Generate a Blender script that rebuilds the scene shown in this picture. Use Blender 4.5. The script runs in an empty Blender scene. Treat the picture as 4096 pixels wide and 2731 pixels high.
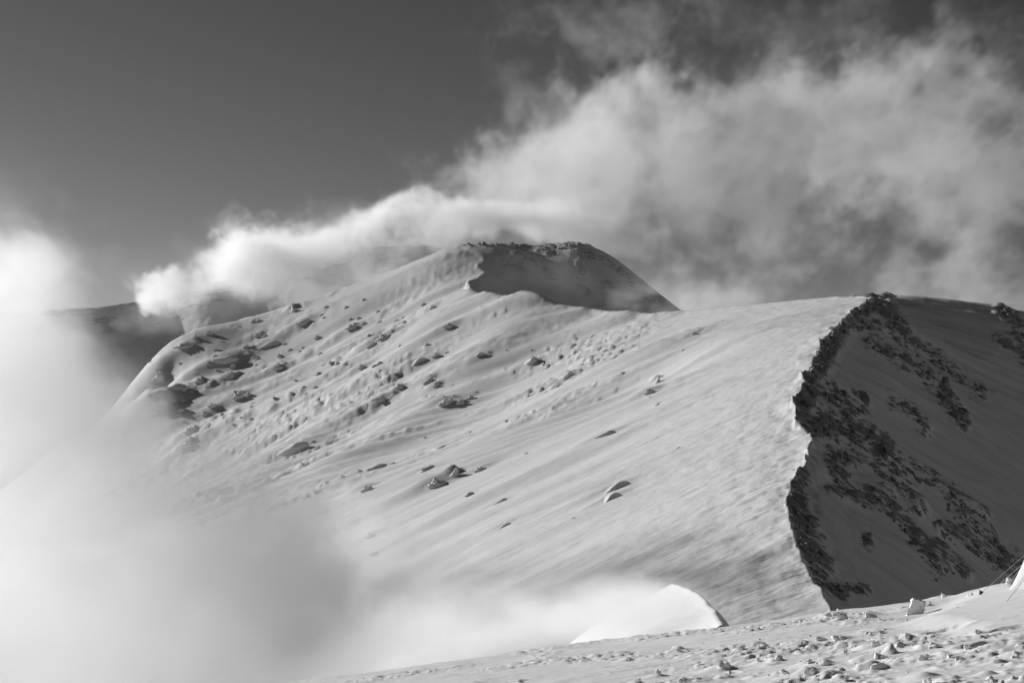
import bpy, bmesh, math, random
import numpy as np
from mathutils import Vector, Matrix

# ------------------------------------------------------------------ camera, sky, sun, exposure
C = bpy.context.scene.collection
S = bpy.context.scene
F = 2053.0                      # focal length in pixels of a 1024 px wide frame (28 degrees)
HZ = 560.0                      # row of the eye-level line
PITCH = math.atan((HZ - 341.0) / F)
cam = bpy.data.cameras.new('camera')
cam.sensor_width = 36.0
cam.lens = 36.0 * F / 1024.0 / math.cos(PITCH) * math.cos(PITCH)
cam.shift_y = (HZ - 341.0) / 1024.0      # camera held level, rising front
cam.clip_start = 0.1
cam.clip_end = 60000.0
camo = bpy.data.objects.new('camera', cam)
camo.location = (0, 0, 0)
camo.rotation_euler = (math.pi / 2, 0, 0)
C.objects.link(camo)
S.camera = camo

SUN_EL = math.radians(20.0)
SUN_AZ = math.radians(-52.0)             # from the view direction (+Y), to the left
sdir = Vector((math.sin(SUN_AZ) * math.cos(SUN_EL), math.cos(SUN_AZ) * math.cos(SUN_EL), math.sin(SUN_EL)))
SKY_STRENGTH = 0.06
SKY_GAMMA = 2.1
world = bpy.data.worlds.new('World')
S.world = world
world.use_nodes = True
wn = world.node_tree.nodes
wl = world.node_tree.links
wn.clear()
sky = wn.new('ShaderNodeTexSky')
sky.sky_type = 'NISHITA'
sky.sun_disc = False
sky.sun_elevation = SUN_EL
sky.sun_rotation = SUN_AZ
sky.altitude = 2400
sky.air_density = 1.0
sky.dust_density = 1.0
sky.ozone_density = 1.0
sep = wn.new('ShaderNodeSeparateColor')  # black-and-white film behind a red filter
comb = wn.new('ShaderNodeCombineColor')
bg = wn.new('ShaderNodeBackground')
wo = wn.new('ShaderNodeOutputWorld')
bg.inputs['Strength'].default_value = SKY_STRENGTH
wl.new(sky.outputs[0], sep.inputs[0])
film = wn.new('ShaderNodeMath'); film.operation = 'POWER'; film.inputs[1].default_value = SKY_GAMMA
filt = wn.new('ShaderNodeMath'); filt.operation = 'MULTIPLY'; filt.inputs[1].default_value = 0.50   # filter factor
wl.new(sep.outputs[0], filt.inputs[0])
wl.new(filt.outputs[0], film.inputs[0])
for i in range(3):
    wl.new(film.outputs[0], comb.inputs[i])
wl.new(comb.outputs[0], bg.inputs[0])
wl.new(bg.outputs[0], wo.inputs[0])

sl = bpy.data.lights.new('sun', 'SUN')
sl.energy = 3.9
sl.angle = math.radians(0.5)
sl.color = (1, 1, 1)                     # a monochrome photograph: neutral light
so = bpy.data.objects.new('sun', sl)
so.rotation_euler = sdir.to_track_quat('Z', 'Y').to_euler()
C.objects.link(so)

S.view_settings.view_transform = 'Standard'
S.view_settings.look = 'None'
S.view_settings.exposure = 0.08
S.view_settings.gamma = 1.0
S.view_settings.use_curve_mapping = False
S.render.engine = 'CYCLES'
S.cycles.use_denoising = True
S.cycles.volume_bounces = 12
S.cycles.max_bounces = 20
S.cycles.diffuse_bounces = 4
S.cycles.volume_max_steps = 512
S.cycles.transparent_max_bounces = 128
S.cycles.volume_step_rate = 1.6

rng = np.random.default_rng(7)
random.seed(7)

# ------------------------------------------------------------------ noise
def _hash(ix, iy, seed):
    h = (ix.astype(np.int64) * 374761393 + iy.astype(np.int64) * 668265263 + seed * 1442695041) & 0xffffffff
    h = ((h ^ (h >> 13)) * 1274126177) & 0xffffffff
    return (h ^ (h >> 16)) & 0xffff

_ang = np.arange(256) / 256 * 2 * np.pi
_gx, _gy = np.cos(_ang).astype(np.float32), np.sin(_ang).astype(np.float32)

def perlin(x, y, seed=0):
    ix, iy = np.floor(x), np.floor(y)
    fx, fy = (x - ix).astype(np.float32), (y - iy).astype(np.float32)
    ix, iy = ix.astype(np.int64), iy.astype(np.int64)
    def g(dx, dy):
        h = _hash(ix + dx, iy + dy, seed) & 255
        return _gx[h] * (fx - dx) + _gy[h] * (fy - dy)
    u = fx * fx * fx * (fx * (fx * 6 - 15) + 10)
    v = fy * fy * fy * (fy * (fy * 6 - 15) + 10)
    a = g(0, 0); b = g(1, 0); c = g(0, 1); d = g(1, 1)
    return 1.5 * ((a + (b - a) * u) + ((c + (d - c) * u) - (a + (b - a) * u)) * v)

def fbm(x, y, seed=0, octv=4, gain=0.5, ridged=False):
    s = 0.0; a = 1.0; tot = 0.0
    for o in range(octv):
        n = perlin(x * 2 ** o + 17.3 * o, y * 2 ** o - 9.1 * o, seed + o)
        if ridged:
            n = 1 - 2 * np.abs(n)
        s = s + a * n; tot += a; a *= gain
    return s / tot

def smooth(a, b, x):
    t = np.clip((x - a) / (b - a), 0, 1)
    return t * t * (3 - 2 * t)

def tile3(n, slope, seed):
    r = np.random.default_rng(seed)
    k = np.fft.fftfreq(n) * n
    kz = np.fft.rfftfreq(n) * n
    K = np.sqrt(k[:, None, None] ** 2 + k[None, :, None] ** 2 + kz[None, None, :] ** 2)
    K[0, 0, 0] = 1
    A = K ** (-slope); A[K < 1.5] = 0; A[K > n * 0.40] = 0
    f = np.fft.rfftn(r.standard_normal((n, n, n))) * A
    t = np.fft.irfftn(f, s=(n, n, n)).astype(np.float32)
    return t / t.std()

TILE = tile3(112, 2.05, 11)
TILEF = tile3(112, 1.8, 12)

def samp3(t, x, y, z):
    n = t.shape[0]
    x = np.mod(x, 1.0) * n; y = np.mod(y, 1.0) * n; z = np.mod(z, 1.0) * n
    ix, iy, iz = x.astype(np.int32), y.astype(np.int32), z.astype(np.int32)
    fx, fy, fz = x - ix, y - iy, z - iz
    ix %= n; iy %= n; iz %= n
    jx, jy, jz = (ix + 1) % n, (iy + 1) % n, (iz + 1) % n
    def L(a, b, c): return t[a, b, c]
    c00 = L(ix, iy, iz) * (1 - fx) + L(jx, iy, iz) * fx
    c10 = L(ix, jy, iz) * (1 - fx) + L(jx, jy, iz) * fx
    c01 = L(ix, iy, jz) * (1 - fx) + L(jx, iy, jz) * fx
    c11 = L(ix, jy, jz) * (1 - fx) + L(jx, jy, jz) * fx
    return (c00 * (1 - fy) + c10 * fy) * (1 - fz) + (c01 * (1 - fy) + c11 * fy) * fz

# ------------------------------------------------------------------ helpers
def mesh_obj(name, verts, faces, mat, parent=None, smooth_shade=True):
    me = bpy.data.meshes.new(name)
    verts = np.asarray(verts, dtype=np.float32)
    faces = np.asarray(faces, dtype=np.int32)
    nf, k = faces.shape
    me.vertices.add(len(verts)); me.vertices.foreach_set('co', verts.ravel())
    me.loops.add(nf * k); me.loops.foreach_set('vertex_index', faces.ravel())
    me.polygons.add(nf)
    me.polygons.foreach_set('loop_start', np.arange(nf, dtype=np.int32) * k)
    me.polygons.foreach_set('use_smooth', np.full(nf, smooth_shade, dtype=bool))
    me.update(calc_edges=True)
    me.materials.append(mat)
    o = bpy.data.objects.new(name, me)
    C.objects.link(o)
    if parent: o.parent = parent
    return o

def attr(o, name, vals):
    a = o.data.attributes.new(name, 'FLOAT', 'POINT')
    a.data.foreach_set('value', np.asarray(vals, dtype=np.float32).ravel())

def grid_faces(nr, nc):
    i = np.arange(nr * nc, dtype=np.int32).reshape(nr, nc)
    return np.stack([i[:-1, :-1], i[:-1, 1:], i[1:, 1:], i[1:, :-1]], -1).reshape(-1, 4)

def tag(o, label=None, cat=None, group=None, kind=None):
    if label: o['label'] = label
    if cat: o['category'] = cat
    if group: o['group'] = group
    if kind: o['kind'] = kind
    return o

class TPS:
    def __init__(self, pts, vals, lam=1e-4):
        P = np.asarray(pts, float); self.P = P; n = len(P)
        K = self.k(P, P) + lam * np.eye(n)
        Q = np.c_[np.ones(n), P]
        A = np.zeros((n + 3, n + 3)); A[:n, :n] = K; A[:n, n:] = Q; A[n:, :n] = Q.T
        b = np.r_[np.asarray(vals, float), np.zeros(3)]
        self.w = np.linalg.solve(A, b)
    @staticmethod
    def k(a, b):
        r2 = ((a[:, None, :] - b[None, :, :]) ** 2).sum(-1)
        return np.where(r2 > 1e-18, 0.5 * r2 * np.log(r2 + 1e-18), 0)
    def __call__(self, q):
        q = np.asarray(q, float); n = len(self.P); out = np.empty(len(q))
        for i in range(0, len(q), 20000):
            c = q[i:i + 20000]
            out[i:i + 20000] = self.k(c, self.P) @ self.w[:n] + self.w[n] + c @ self.w[n + 1:]
        return out

# ------------------------------------------------------------------ materials
def nodes(m):
    m.use_nodes = True
    nt = m.node_tree
    return nt, nt.nodes, nt.links

def make_snow(name, rock=False, streak=False, bump_scale=1.0, bump_dist=0.05, albedo=0.8, rockcol=(0.12, 0.36)):
    m = bpy.data.materials.new(name)
    nt, N, L = nodes(m)
    b = N['Principled BSDF']
    b.inputs['Roughness'].default_value = 0.75
    b.inputs['Specular IOR Level'].default_value = 0.15
    tc = N.new('ShaderNodeTexCoord')
    n1 = N.new('ShaderNodeTexNoise'); n1.inputs['Scale'].default_value = bump_scale; n1.inputs['Detail'].default_value = 5
    L.new(tc.outputs['Object'], n1.inputs['Vector'])
    n2 = N.new('ShaderNodeTexNoise'); n2.inputs['Scale'].default_value = bump_scale * 0.11; n2.inputs['Detail'].default_value = 3
    L.new(tc.outputs['Object'], n2.inputs['Vector'])
    cr = N.new('ShaderNodeMapRange')
    cr.inputs['From Min'].default_value = 0.3; cr.inputs['From Max'].default_value = 0.7
    cr.inputs['To Min'].default_value = albedo - 0.03; cr.inputs['To Max'].default_value = albedo + 0.03
    L.new(n2.outputs['Fac'], cr.inputs['Value'])
    cc = N.new('ShaderNodeCombineColor')
    for i in range(3): L.new(cr.outputs[0], cc.inputs[i])
    bp = N.new('ShaderNodeBump'); bp.inputs['Strength'].default_value = 0.6; bp.inputs['Distance'].default_value = bump_dist
    if streak:
        mt = N.new('ShaderNodeMapping'); mt.vector_type = 'TEXTURE'
        mt.inputs['Rotation'].default_value = (0, 0, math.radians(16.7)); mt.inputs['Scale'].default_value = (20, 1.7, 5)
        L.new(tc.outputs['Object'], mt.inputs['Vector'])
        n5 = N.new('ShaderNodeTexNoise'); n5.inputs['Scale'].default_value = 1.0; n5.inputs['Detail'].default_value = 6; n5.inputs['Roughness'].default_value = 0.62
        n5.inputs['Distortion'].default_value = 0.4
        L.new(mt.outputs[0], n5.inputs['Vector'])
        bp2 = N.new('ShaderNodeBump'); bp2.inputs['Strength'].default_value = 0.8; bp2.inputs['Distance'].default_value = 0.42
        L.new(n5.outputs['Fac'], bp2.inputs['Height']); L.new(bp2.outputs[0], bp.inputs['Normal'])
    L.new(n1.outputs['Fac'], bp.inputs['Height'])
    L.new(bp.outputs[0], b.inputs['Normal'])
    if not rock:
        L.new(cc.outputs[0], b.inputs['Base Color'])
    else:
        at = N.new('ShaderNodeAttribute'); at.attribute_name = 'rock'
        mp = N.new('ShaderNodeMapping'); mp.inputs['Rotation'].default_value = (0, math.radians(-38), 0); mp.inputs['Scale'].default_value = (0.26, 0.85, 1.5)
        L.new(tc.outputs['Object'], mp.inputs['Vector'])
        n3 = N.new('ShaderNodeTexNoise'); n3.inputs['Scale'].default_value = bump_scale * 0.55; n3.inputs['Detail'].default_value = 7
        n3.inputs['Roughness'].default_value = 0.68
        L.new(mp.outputs[0], n3.inputs['Vector'])
        ad = N.new('ShaderNodeMath'); ad.operation = 'MULTIPLY_ADD'; ad.inputs[1].default_value = 3.2; ad.inputs[2].default_value = -1.68
        L.new(n3.outputs['Fac'], ad.inputs[0])
        ad2 = N.new('ShaderNodeMath'); ad2.operation = 'ADD'
        L.new(ad.outputs[0], ad2.inputs[0]); L.new(at.outputs['Fac'], ad2.inputs[1])
        gt = N.new('ShaderNodeMath'); gt.operation = 'GREATER_THAN'; gt.inputs[1].default_value = 0.03
        L.new(at.outputs['Fac'], gt.inputs[0])
        mr0 = N.new('ShaderNodeMapRange'); mr0.interpolation_type = 'SMOOTHSTEP'
        mr0.inputs['From Min'].default_value = 0.46; mr0.inputs['From Max'].default_value = 0.74
        L.new(ad2.outputs[0], mr0.inputs['Value'])
        mr = N.new('ShaderNodeMath'); mr.operation = 'MULTIPLY'
        L.new(mr0.outputs[0], mr.inputs[0]); L.new(gt.outputs[0], mr.inputs[1])
        n4 = N.new('ShaderNodeTexNoise'); n4.inputs['Scale'].default_value = bump_scale * 0.9; n4.inputs['Detail'].default_value = 6
        L.new(tc.outputs['Object'], n4.inputs['Vector'])
        rr = N.new('ShaderNodeMapRange')
        rr.inputs['From Min'].default_value = 0.3; rr.inputs['From Max'].default_value = 0.7
        rr.inputs['To Min'].default_value = rockcol[0]; rr.inputs['To Max'].default_value = rockcol[1]
        L.new(n4.outputs['Fac'], rr.inputs['Value'])
        rc = N.new('ShaderNodeCombineColor')
        for i in range(3): L.new(rr.outputs[0], rc.inputs[i])
        mx = N.new('ShaderNodeMix'); mx.data_type = 'RGBA'
        L.new(mr.outputs[0], mx.inputs['Factor'])
        L.new(cc.outputs[0], mx.inputs[6]); L.new(rc.outputs[0], mx.inputs[7])
        L.new(mx.outputs[2], b.inputs['Base Color'])
    return m

M_MTN = make_snow('mountain_snow', rock=True, streak=True, bump_scale=0.7, bump_dist=0.2, albedo=0.67)
M_FAR = make_snow('far_snow', rock=True, bump_scale=0.12, bump_dist=1.5)
M_FG = make_snow('near_snow', bump_scale=14.0, bump_dist=0.004, albedo=0.87)
M_CHUNK = make_snow('chunk_snow', bump_scale=16.0, bump_dist=0.012, albedo=0.87)
M_CRAG = make_snow('rime_snow', bump_scale=1.6, bump_dist=0.25, albedo=0.74)

def plain(name, v, rough=0.6):
    m = bpy.data.materials.new(name)
    nt, N, L = nodes(m)
    b = N['Principled BSDF']; b.inputs['Roughness'].default_value = rough
    tc = N.new('ShaderNodeTexCoord'); n1 = N.new('ShaderNodeTexNoise'); n1.inputs['Scale'].default_value = 30
    L.new(tc.outputs['Object'], n1.inputs['Vector'])
    r = N.new('ShaderNodeMapRange'); r.inputs['To Min'].default_value = v * 0.85; r.inputs['To Max'].default_value = v * 1.15
    L.new(n1.outputs['Fac'], r.inputs['Value'])
    c = N.new('ShaderNodeCombineColor')
    for i in range(3): L.new(r.outputs[0], c.inputs[i])
    L.new(c.outputs[0], b.inputs['Base Color'])
    return m

# ------------------------------------------------------------------ the mountain: ridges as (column, row, distance)
RIDGE = np.array([  # the crest from the near saddle over the dome to the summit
    (905, 720, 140), (850, 640, 200), (826, 600, 260), (803, 562, 290), (789, 522, 330), (789, 480, 380), (812, 461, 410), (806, 437, 460), (797, 405, 520),
    (808, 370, 600), (826, 335, 720), (851, 311, 860), (873, 296.5, 1000), (826, 297, 1150), (762, 303, 1300),
    (692, 310, 1450), (642, 313, 1550), (602, 309.5, 1620), (562, 304, 1700), (500, 296, 1800), (470, 290, 1900), (467, 285, 1950),
    (487, 271, 2010), (473, 268, 2040), (487, 259, 2065), (470, 248, 2110), (457, 242, 2150), (440, 300, 2400)], float)

def W(px, py, d):
    return np.array([(px - 512) / F * d, d, (HZ - py) / F * d])

_rd = np.linspace(140, 2400, 1600)
_rx = np.interp(_rd, RIDGE[:, 2], (RIDGE[:, 0] - 512) / F * RIDGE[:, 2])
def smooth1(a, k):
    p = np.pad(a, k, mode='edge'); w = np.hanning(2 * k + 1); w /= w.sum()
    return np.convolve(p, w, 'valid')
_rx = smooth1(_rx, 8)
_rz = smooth1(np.interp(_rd, RIDGE[:, 2], (HZ - RIDGE[:, 1]) / F * RIDGE[:, 2]), 8)
def ridge_x(d): return np.interp(d, _rd, _rx)
def ridge_z(d): return np.interp(d, _rd, _rz)

rs = np.unique(np.r_[np.geomspace(140, 2000, 48), np.linspace(2000, 2390, 16)])
rpts = [(512 + ridge_x(d) / d * F, HZ - ridge_z(d) / d * F, d) for d in rs]

LEFT = [(700, 640, 250), (600, 665, 220), (650, 579, 330), (500, 641, 330), (650, 474, 500), (500, 531, 500), (300, 630, 500),
        (100, 720, 500), (650, 408, 700), (500, 469, 700), (300, 549, 700), (100, 640, 700), (720, 342, 900), (650, 382, 900), (500, 444, 900), (300, 509, 900), (100, 580, 900), (-100, 660, 900),
        (650, 350, 1200), (500, 418, 1200), (300, 490, 1200), (150, 545, 1200), (-50, 620, 1200),
        (500, 380, 1500), (300, 454, 1500), (150, 512, 1500), (-50, 590, 1500),
        (400, 341, 1800), (300, 388, 1800), (150, 460, 1800), (0, 537, 1800), (-150, 600, 1800),
        (400, 301, 2000), (300, 345, 2000), (150, 424, 2000), (0, 500, 2000), (-150, 570, 2000),
        (409, 263, 2120), (356, 283, 2140), (300, 301, 2150), (253, 315, 2150), (190, 328, 2130), (168, 341, 2110), (171, 357, 2060),
        (157, 369, 2048), (141, 382, 2040), (120, 402, 2040), (100, 420, 2050), (150, 388, 1960), (100, 425, 1960), (150, 410, 2220), (120, 440, 2220), (200, 372, 2000), (250, 343, 2060), (50, 450, 2060), (0, 490, 2060), (-150, 560, 2060),
        (356, 350, 2400), (253, 385, 2400), (168, 440, 2400), (50, 540, 2400), (-100, 620, 2400), (356, 450, 2700), (150, 560, 2700), (440, 400, 2700), (-100, 700, 2700)]
RIGHT = [(900, 655, 260), (1000, 749, 260), (1150, 900, 260), (900, 560, 380), (1000, 646, 380), (1150, 760, 380), (900, 486, 500), (1000, 566, 500), (1100, 655, 500), (1250, 760, 500),
         (900, 440, 600), (1000, 512, 600), (1100, 585, 600), (900, 389, 720), (1000, 455, 720), (1100, 526, 720), (1250, 600, 720),
         (900, 348, 860), (1000, 405, 860), (1100, 465, 860), (905, 320, 1000), (1000, 362, 1000), (1100, 410, 1000), (1250, 470, 1000),
         (900, 298, 1110), (960, 301.5, 1150), (1000, 306.5, 1180), (1024, 311, 1200), (1100, 330, 1220), (1250, 380, 1240),
         (900, 335, 1400), (1000, 350, 1500), (1150, 400, 1500), (800, 345, 1550), (720, 345, 1700), (650, 333, 1800),
         (500, 243, 2165), (540, 247, 2165), (579, 243.5, 2150), (600, 256, 2120), (630, 280, 2085), (666, 306, 2045), (720, 335, 2000), (800, 380, 1950),
         (510, 288, 1985), (530, 302, 1930), (560, 314, 1920), (600, 318, 1930), (640, 322, 1940), (560, 283, 2050), (600, 290, 2040), (520, 270, 2060), (590, 268, 2095),
         (500, 300, 2400), (600, 320, 2400), (720, 420, 2400), (900, 500, 2200), (500, 400, 2700), (700, 500, 2700)]

def field(pts):
    p = np.array(pts, float)
    q = np.c_[(p[:, 0] - 512) / F * 2.2, np.log(p[:, 2])]
    return TPS(q, (HZ - p[:, 1]) / F)

fL, fR = field(rpts + LEFT), field(rpts + RIGHT)

NC, NR = 900, 820
tpx = np.linspace(-190, 1214, NC)
# rows: denser between 300 and 2200 m
dd = np.geomspace(135, 2700, NR)

def coarse(f, nu=120, nv=160):
    U = np.linspace(-200, 1224, nu); V = np.linspace(math.log(130), math.log(2750), nv)
    uu, vv = np.meshgrid(U, V)
    E = f(np.c_[((uu - 512) / F * 2.2).ravel(), vv.ravel()]).reshape(nv, nu)
    def ev(px, d):
        a = np.clip((px - U[0]) / (U[1] - U[0]), 0, nu - 1.001); b = np.clip((np.log(d) - V[0]) / (V[1] - V[0]), 0, nv - 1.001)
        i, j = a.astype(int), b.astype(int); fa, fb = a - i, b - j
        return (E[j, i] * (1 - fa) + E[j, i + 1] * fa) * (1 - fb) + (E[j + 1, i] * (1 - fa) + E[j + 1, i + 1] * fa) * fb
    return ev
cL, cR = coarse(fL), coarse(fR)

# rock bands on the shaded faces: polylines (column, row), half-width, strength
BANDS = [
    ([(876, 298), (838, 324), (830, 342), (824, 354), (817, 366), (810, 381), (804, 399), (802, 411)], 13, 1.0),
    ([(875, 298), (890, 314), (903, 330)], 9, .95), ([(857, 324), (890, 330), (906, 342), (930, 354), (949, 372), (964, 384), (985, 397)], 8, .62),
    ([(875, 344), (890, 357), (906, 365), (924, 375), (942, 393), (954, 411), (964, 427)], 8, .7), ([(942, 393), (954, 411), (964, 427)], 7, .95),
    ([(815, 384), (838, 399), (857, 411)], 12, .85), ([(890, 405), (912, 414), (925, 433)], 7, .62),
    ([(808, 426), (838, 430), (860, 441), (888, 458)], 12, .95), ([(832, 464), (842, 480)], 8, .8), ([(838, 488), (860, 498), (887, 503)], 9, .85),
    ([(864, 463), (890, 475), (906, 494), (921, 515)], 8, .72), ([(894, 460), (919, 475), (942, 488), (964, 504), (988, 519)], 6, .75),
    ([(793, 473), (797, 494), (796, 516), (806, 542), (819, 566)], 15, 1.0), ([(864, 539), (868, 545)], 5, .95),
    ([(887, 513), (906, 531), (927, 551), (949, 563), (971, 582)], 5, .85), ([(919, 551), (934, 568), (946, 575)], 7, .8),
    ([(942, 533), (964, 542), (986, 557), (1016, 577)], 6, .85), ([(954, 513), (979, 530), (1023, 568)], 5, .75),
    ([(820, 583), (845, 594)], 6, .95), ([(838, 586), (868, 592)], 5, .75), ([(1001, 312), (1024, 333), (1030, 363)], 8, .8), ([(998, 341), (1010, 347)], 5, .7),
    ([(830, 455), (850, 462), (870, 462)], 9, .6),
    ([(462, 243), (476, 240), (499, 241), (525, 246)], 5, .85), ([(514, 252), (543, 267), (555, 279)], 4.5, .68), ([(543, 246), (581, 248), (590, 257)], 8, .85),
    ([(579, 264), (585, 277), (577, 284), (587, 292)], 4.5, .75), ([(595, 254), (610, 264), (627, 276), (650, 304)], 4.5, .6), ([(608, 284), (612, 288)], 4, .8), ([(525, 268), (500, 262)], 5, .5)]
RIME = [([(150, 400), (185, 388), (204, 381)], 7, .7)]

def band_mask(px, py, bands):
    out = np.zeros_like(px)
    for pts, w, s in bands:
        best = np.full(px.shape, 1e9)
        sel = (px > min(p[0] for p in pts) - 3 * w) & (px < max(p[0] for p in pts) + 3 * w) & (py > min(p[1] for p in pts) - 3 * w) & (py < max(p[1] for p in pts) + 3 * w)
        x, y = px[sel], py[sel]
        bb = np.full(x.shape, 1e9)
        for (x0, y0), (x1, y1) in zip(pts[:-1], pts[1:]):
            vx, vy = x1 - x0, y1 - y0
            t = np.clip(((x - x0) * vx + (y - y0) * vy) / (vx * vx + vy * vy), 0, 1)
            bb = np.minimum(bb, np.hypot(x - x0 - t * vx, y - y0 - t * vy))
        out[sel] = np.maximum(out[sel], s * (1 - smooth(0.35, 1.9, bb / w)))
    return out

def mountain_height(px, d, detail=True):
    x = (px - 512) / F * d
    dx = x - ridge_x(d) - (0.5 * perlin(d / 12.0, d * 0 + 3.3, 5) + 2.2 * perlin(d / 31.0, d * 0 + 1.3, 6)) * smooth(230, 450, d) - 0.9 * perlin(d / 17.0, d * 0 + 7.7, 9) * smooth(190, 260, d)
    z = np.where(dx < 0, cL(px, d), cR(px, d)) * d
    rock = np.zeros_like(z)
    if not detail:
        return x, z, rock
    left = smooth(2.0, -6.0, dx)
    row = HZ - z / d * F
    # wind-packed snow: long streaks down the lit flank
    a = math.atan2(-0.30, -1.0); ca, sa = math.cos(a), math.sin(a)
    wx = x + 14 * perlin(x / 160, d / 160, 40); wy = d + 14 * perlin(x / 160, d / 160, 41)
    u = wx * ca + wy * sa; v = -wx * sa + wy * ca
    far = smooth(300, 1300, d)
    near_crest = np.exp(-np.abs(dx) / 45.0)
    big = fbm(u / 260, v / 75, 20, 3)
    z = z + left * (big * 7.0 * smooth(-8, -90, dx) - 2.0 * smooth(1900, 2100, d)) * (1 - .6 * smooth(1900, 2100, d))
    st = fbm(u / 120, v / 17, 21, 3)
    gate = 0.3 + 0.7 * smooth(-0.3, 0.5, fbm(x / 190, d / 190, 22, 2))
    z = z + left * st * 0.55 * gate * (0.35 + 0.65 * far)
    st2 = fbm(u / 34, v / 4.2, 23, 3)
    z = z + left * st2 * 0.26 * (0.6 + 0.8 * near_crest)
    # crescent scarps cut by the wind
    sc = fbm(u / 55 + .25 * st2, v / 15, 36, 4, gain=.55)
    scarp = smooth(0.02, 0.10, sc) - smooth(0.08, 0.55, sc)
    z = z + left * scarp * 1.7 * smooth(600, 1000, d) * smooth(-12, -60, dx) * smooth(-.05, .35, fbm(x / 130, d / 160, 37, 2)) * (1 - .7 * smooth(1900, 2060, d))
    # broken drifts in the upper left field
    ul = smooth(520, 260, px) * smooth(900, 1300, d) * (1 - .85 * smooth(1850, 2050, d))
    rid = fbm(u / 150, v / 20, 24, 3, ridged=True)
    z = z + left * ul * np.clip(rid - 0.1, 0, 1) * 3.0
    rid2 = fbm(u / 46, v / 8.5, 28, 3, ridged=True) * smooth(-.1, .35, fbm(u / 150, v / 60, 29, 2))
    z = z + left * (ul + .45 * smooth(700, 1100, d)) * np.clip(rid2 - 0.12, 0, 1) * 3.4
    for (xa, ya, xb, yb, wd, am) in [(7, 1760, -111, 1250, 46, 8.0), (-60, 1800, -190, 1450, 40, 5.0), (60, 1150, -20, 800, 40, 3.0)]:
        L2 = math.hypot(xb - xa, yb - ya); tx, ty = (xb - xa) / L2, (yb - ya) / L2
        al = (x - xa) * tx + (d - ya) * ty; ac = (x - xa) * -ty + (d - ya) * tx + 12 * perlin(al / 90, al * 0 + 5, 35)
        z = z + left * am * np.exp(-(ac / wd) ** 2) * smooth(-150, 40, al) * smooth(L2 + 200, L2 - 60, al)
    z = z + left * near_crest * (fbm(x / 5.5, d / 9.0, 25, 4) * 0.55 + np.exp(-np.abs(dx) / 22.0) * fbm(u / 9.0, v / 3.2, 26, 3) * 0.5)
    # wind waves bending over the saddle crest
    sad = smooth(1400, 1550, d) * smooth(2080, 1900, d) * np.exp(-np.abs(dx) / 55.0) * left
    z = z + sad * 3.0 * np.sin(d / 13.0 + 1.3 * perlin(d / 40, x / 60, 27))
    edge = np.exp(-np.abs(dx) / 9.0) * smooth(230, 300, d) * smooth(1050, 900, d)
    z = z + edge * (left * (0.75 * fbm(u / 13.0, v / 3.6, 91, 4) + 0.5 * fbm(u / 4.5, v / 2.2, 93, 3) * smooth(-.2, .3, fbm(d / 40, x / 60, 94, 2))) + (1 - left) * 1.2 * fbm(x / 4.0, d / 8.0, 91, 4) + 1.0 * fbm(x / 12.0, d / 22.0, 92, 2))
    # rock bands
    bm = band_mask(px, row, BANDS)
    n = fbm(x / 26 + d / 60, d / 13, 30, 4, gain=0.6)
    n2 = fbm(x / 7.0, d / 9.0, 31, 3, ridged=True)
    right = 1 - left
    rock = np.clip(bm * (1.0 + 0.55 * n) - 0.10, 0, 1.2) * smooth(-0.6, 0.8, dx)
    z = z + right * (n * 1.9 + n2 * 0.6) * smooth(0.12, 0.7, bm) * smooth(200, 600, d) * 2.0 * smooth(0.3, 7, dx)
    z = z + right * fbm(x / 40, d / 30, 33, 3) * 1.3 * smooth(200, 500, d) * smooth(1, 12, dx)
    # gullies running down the shaded face
    z = z + right * fbm((d - 0.5 * x) / 34, (x + d) / 160, 34, 3, ridged=True) * 3.0 * smooth(4, 25, dx) * smooth(250, 450, d) * smooth(1250, 1000, d)
    return x, z, rock

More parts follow.
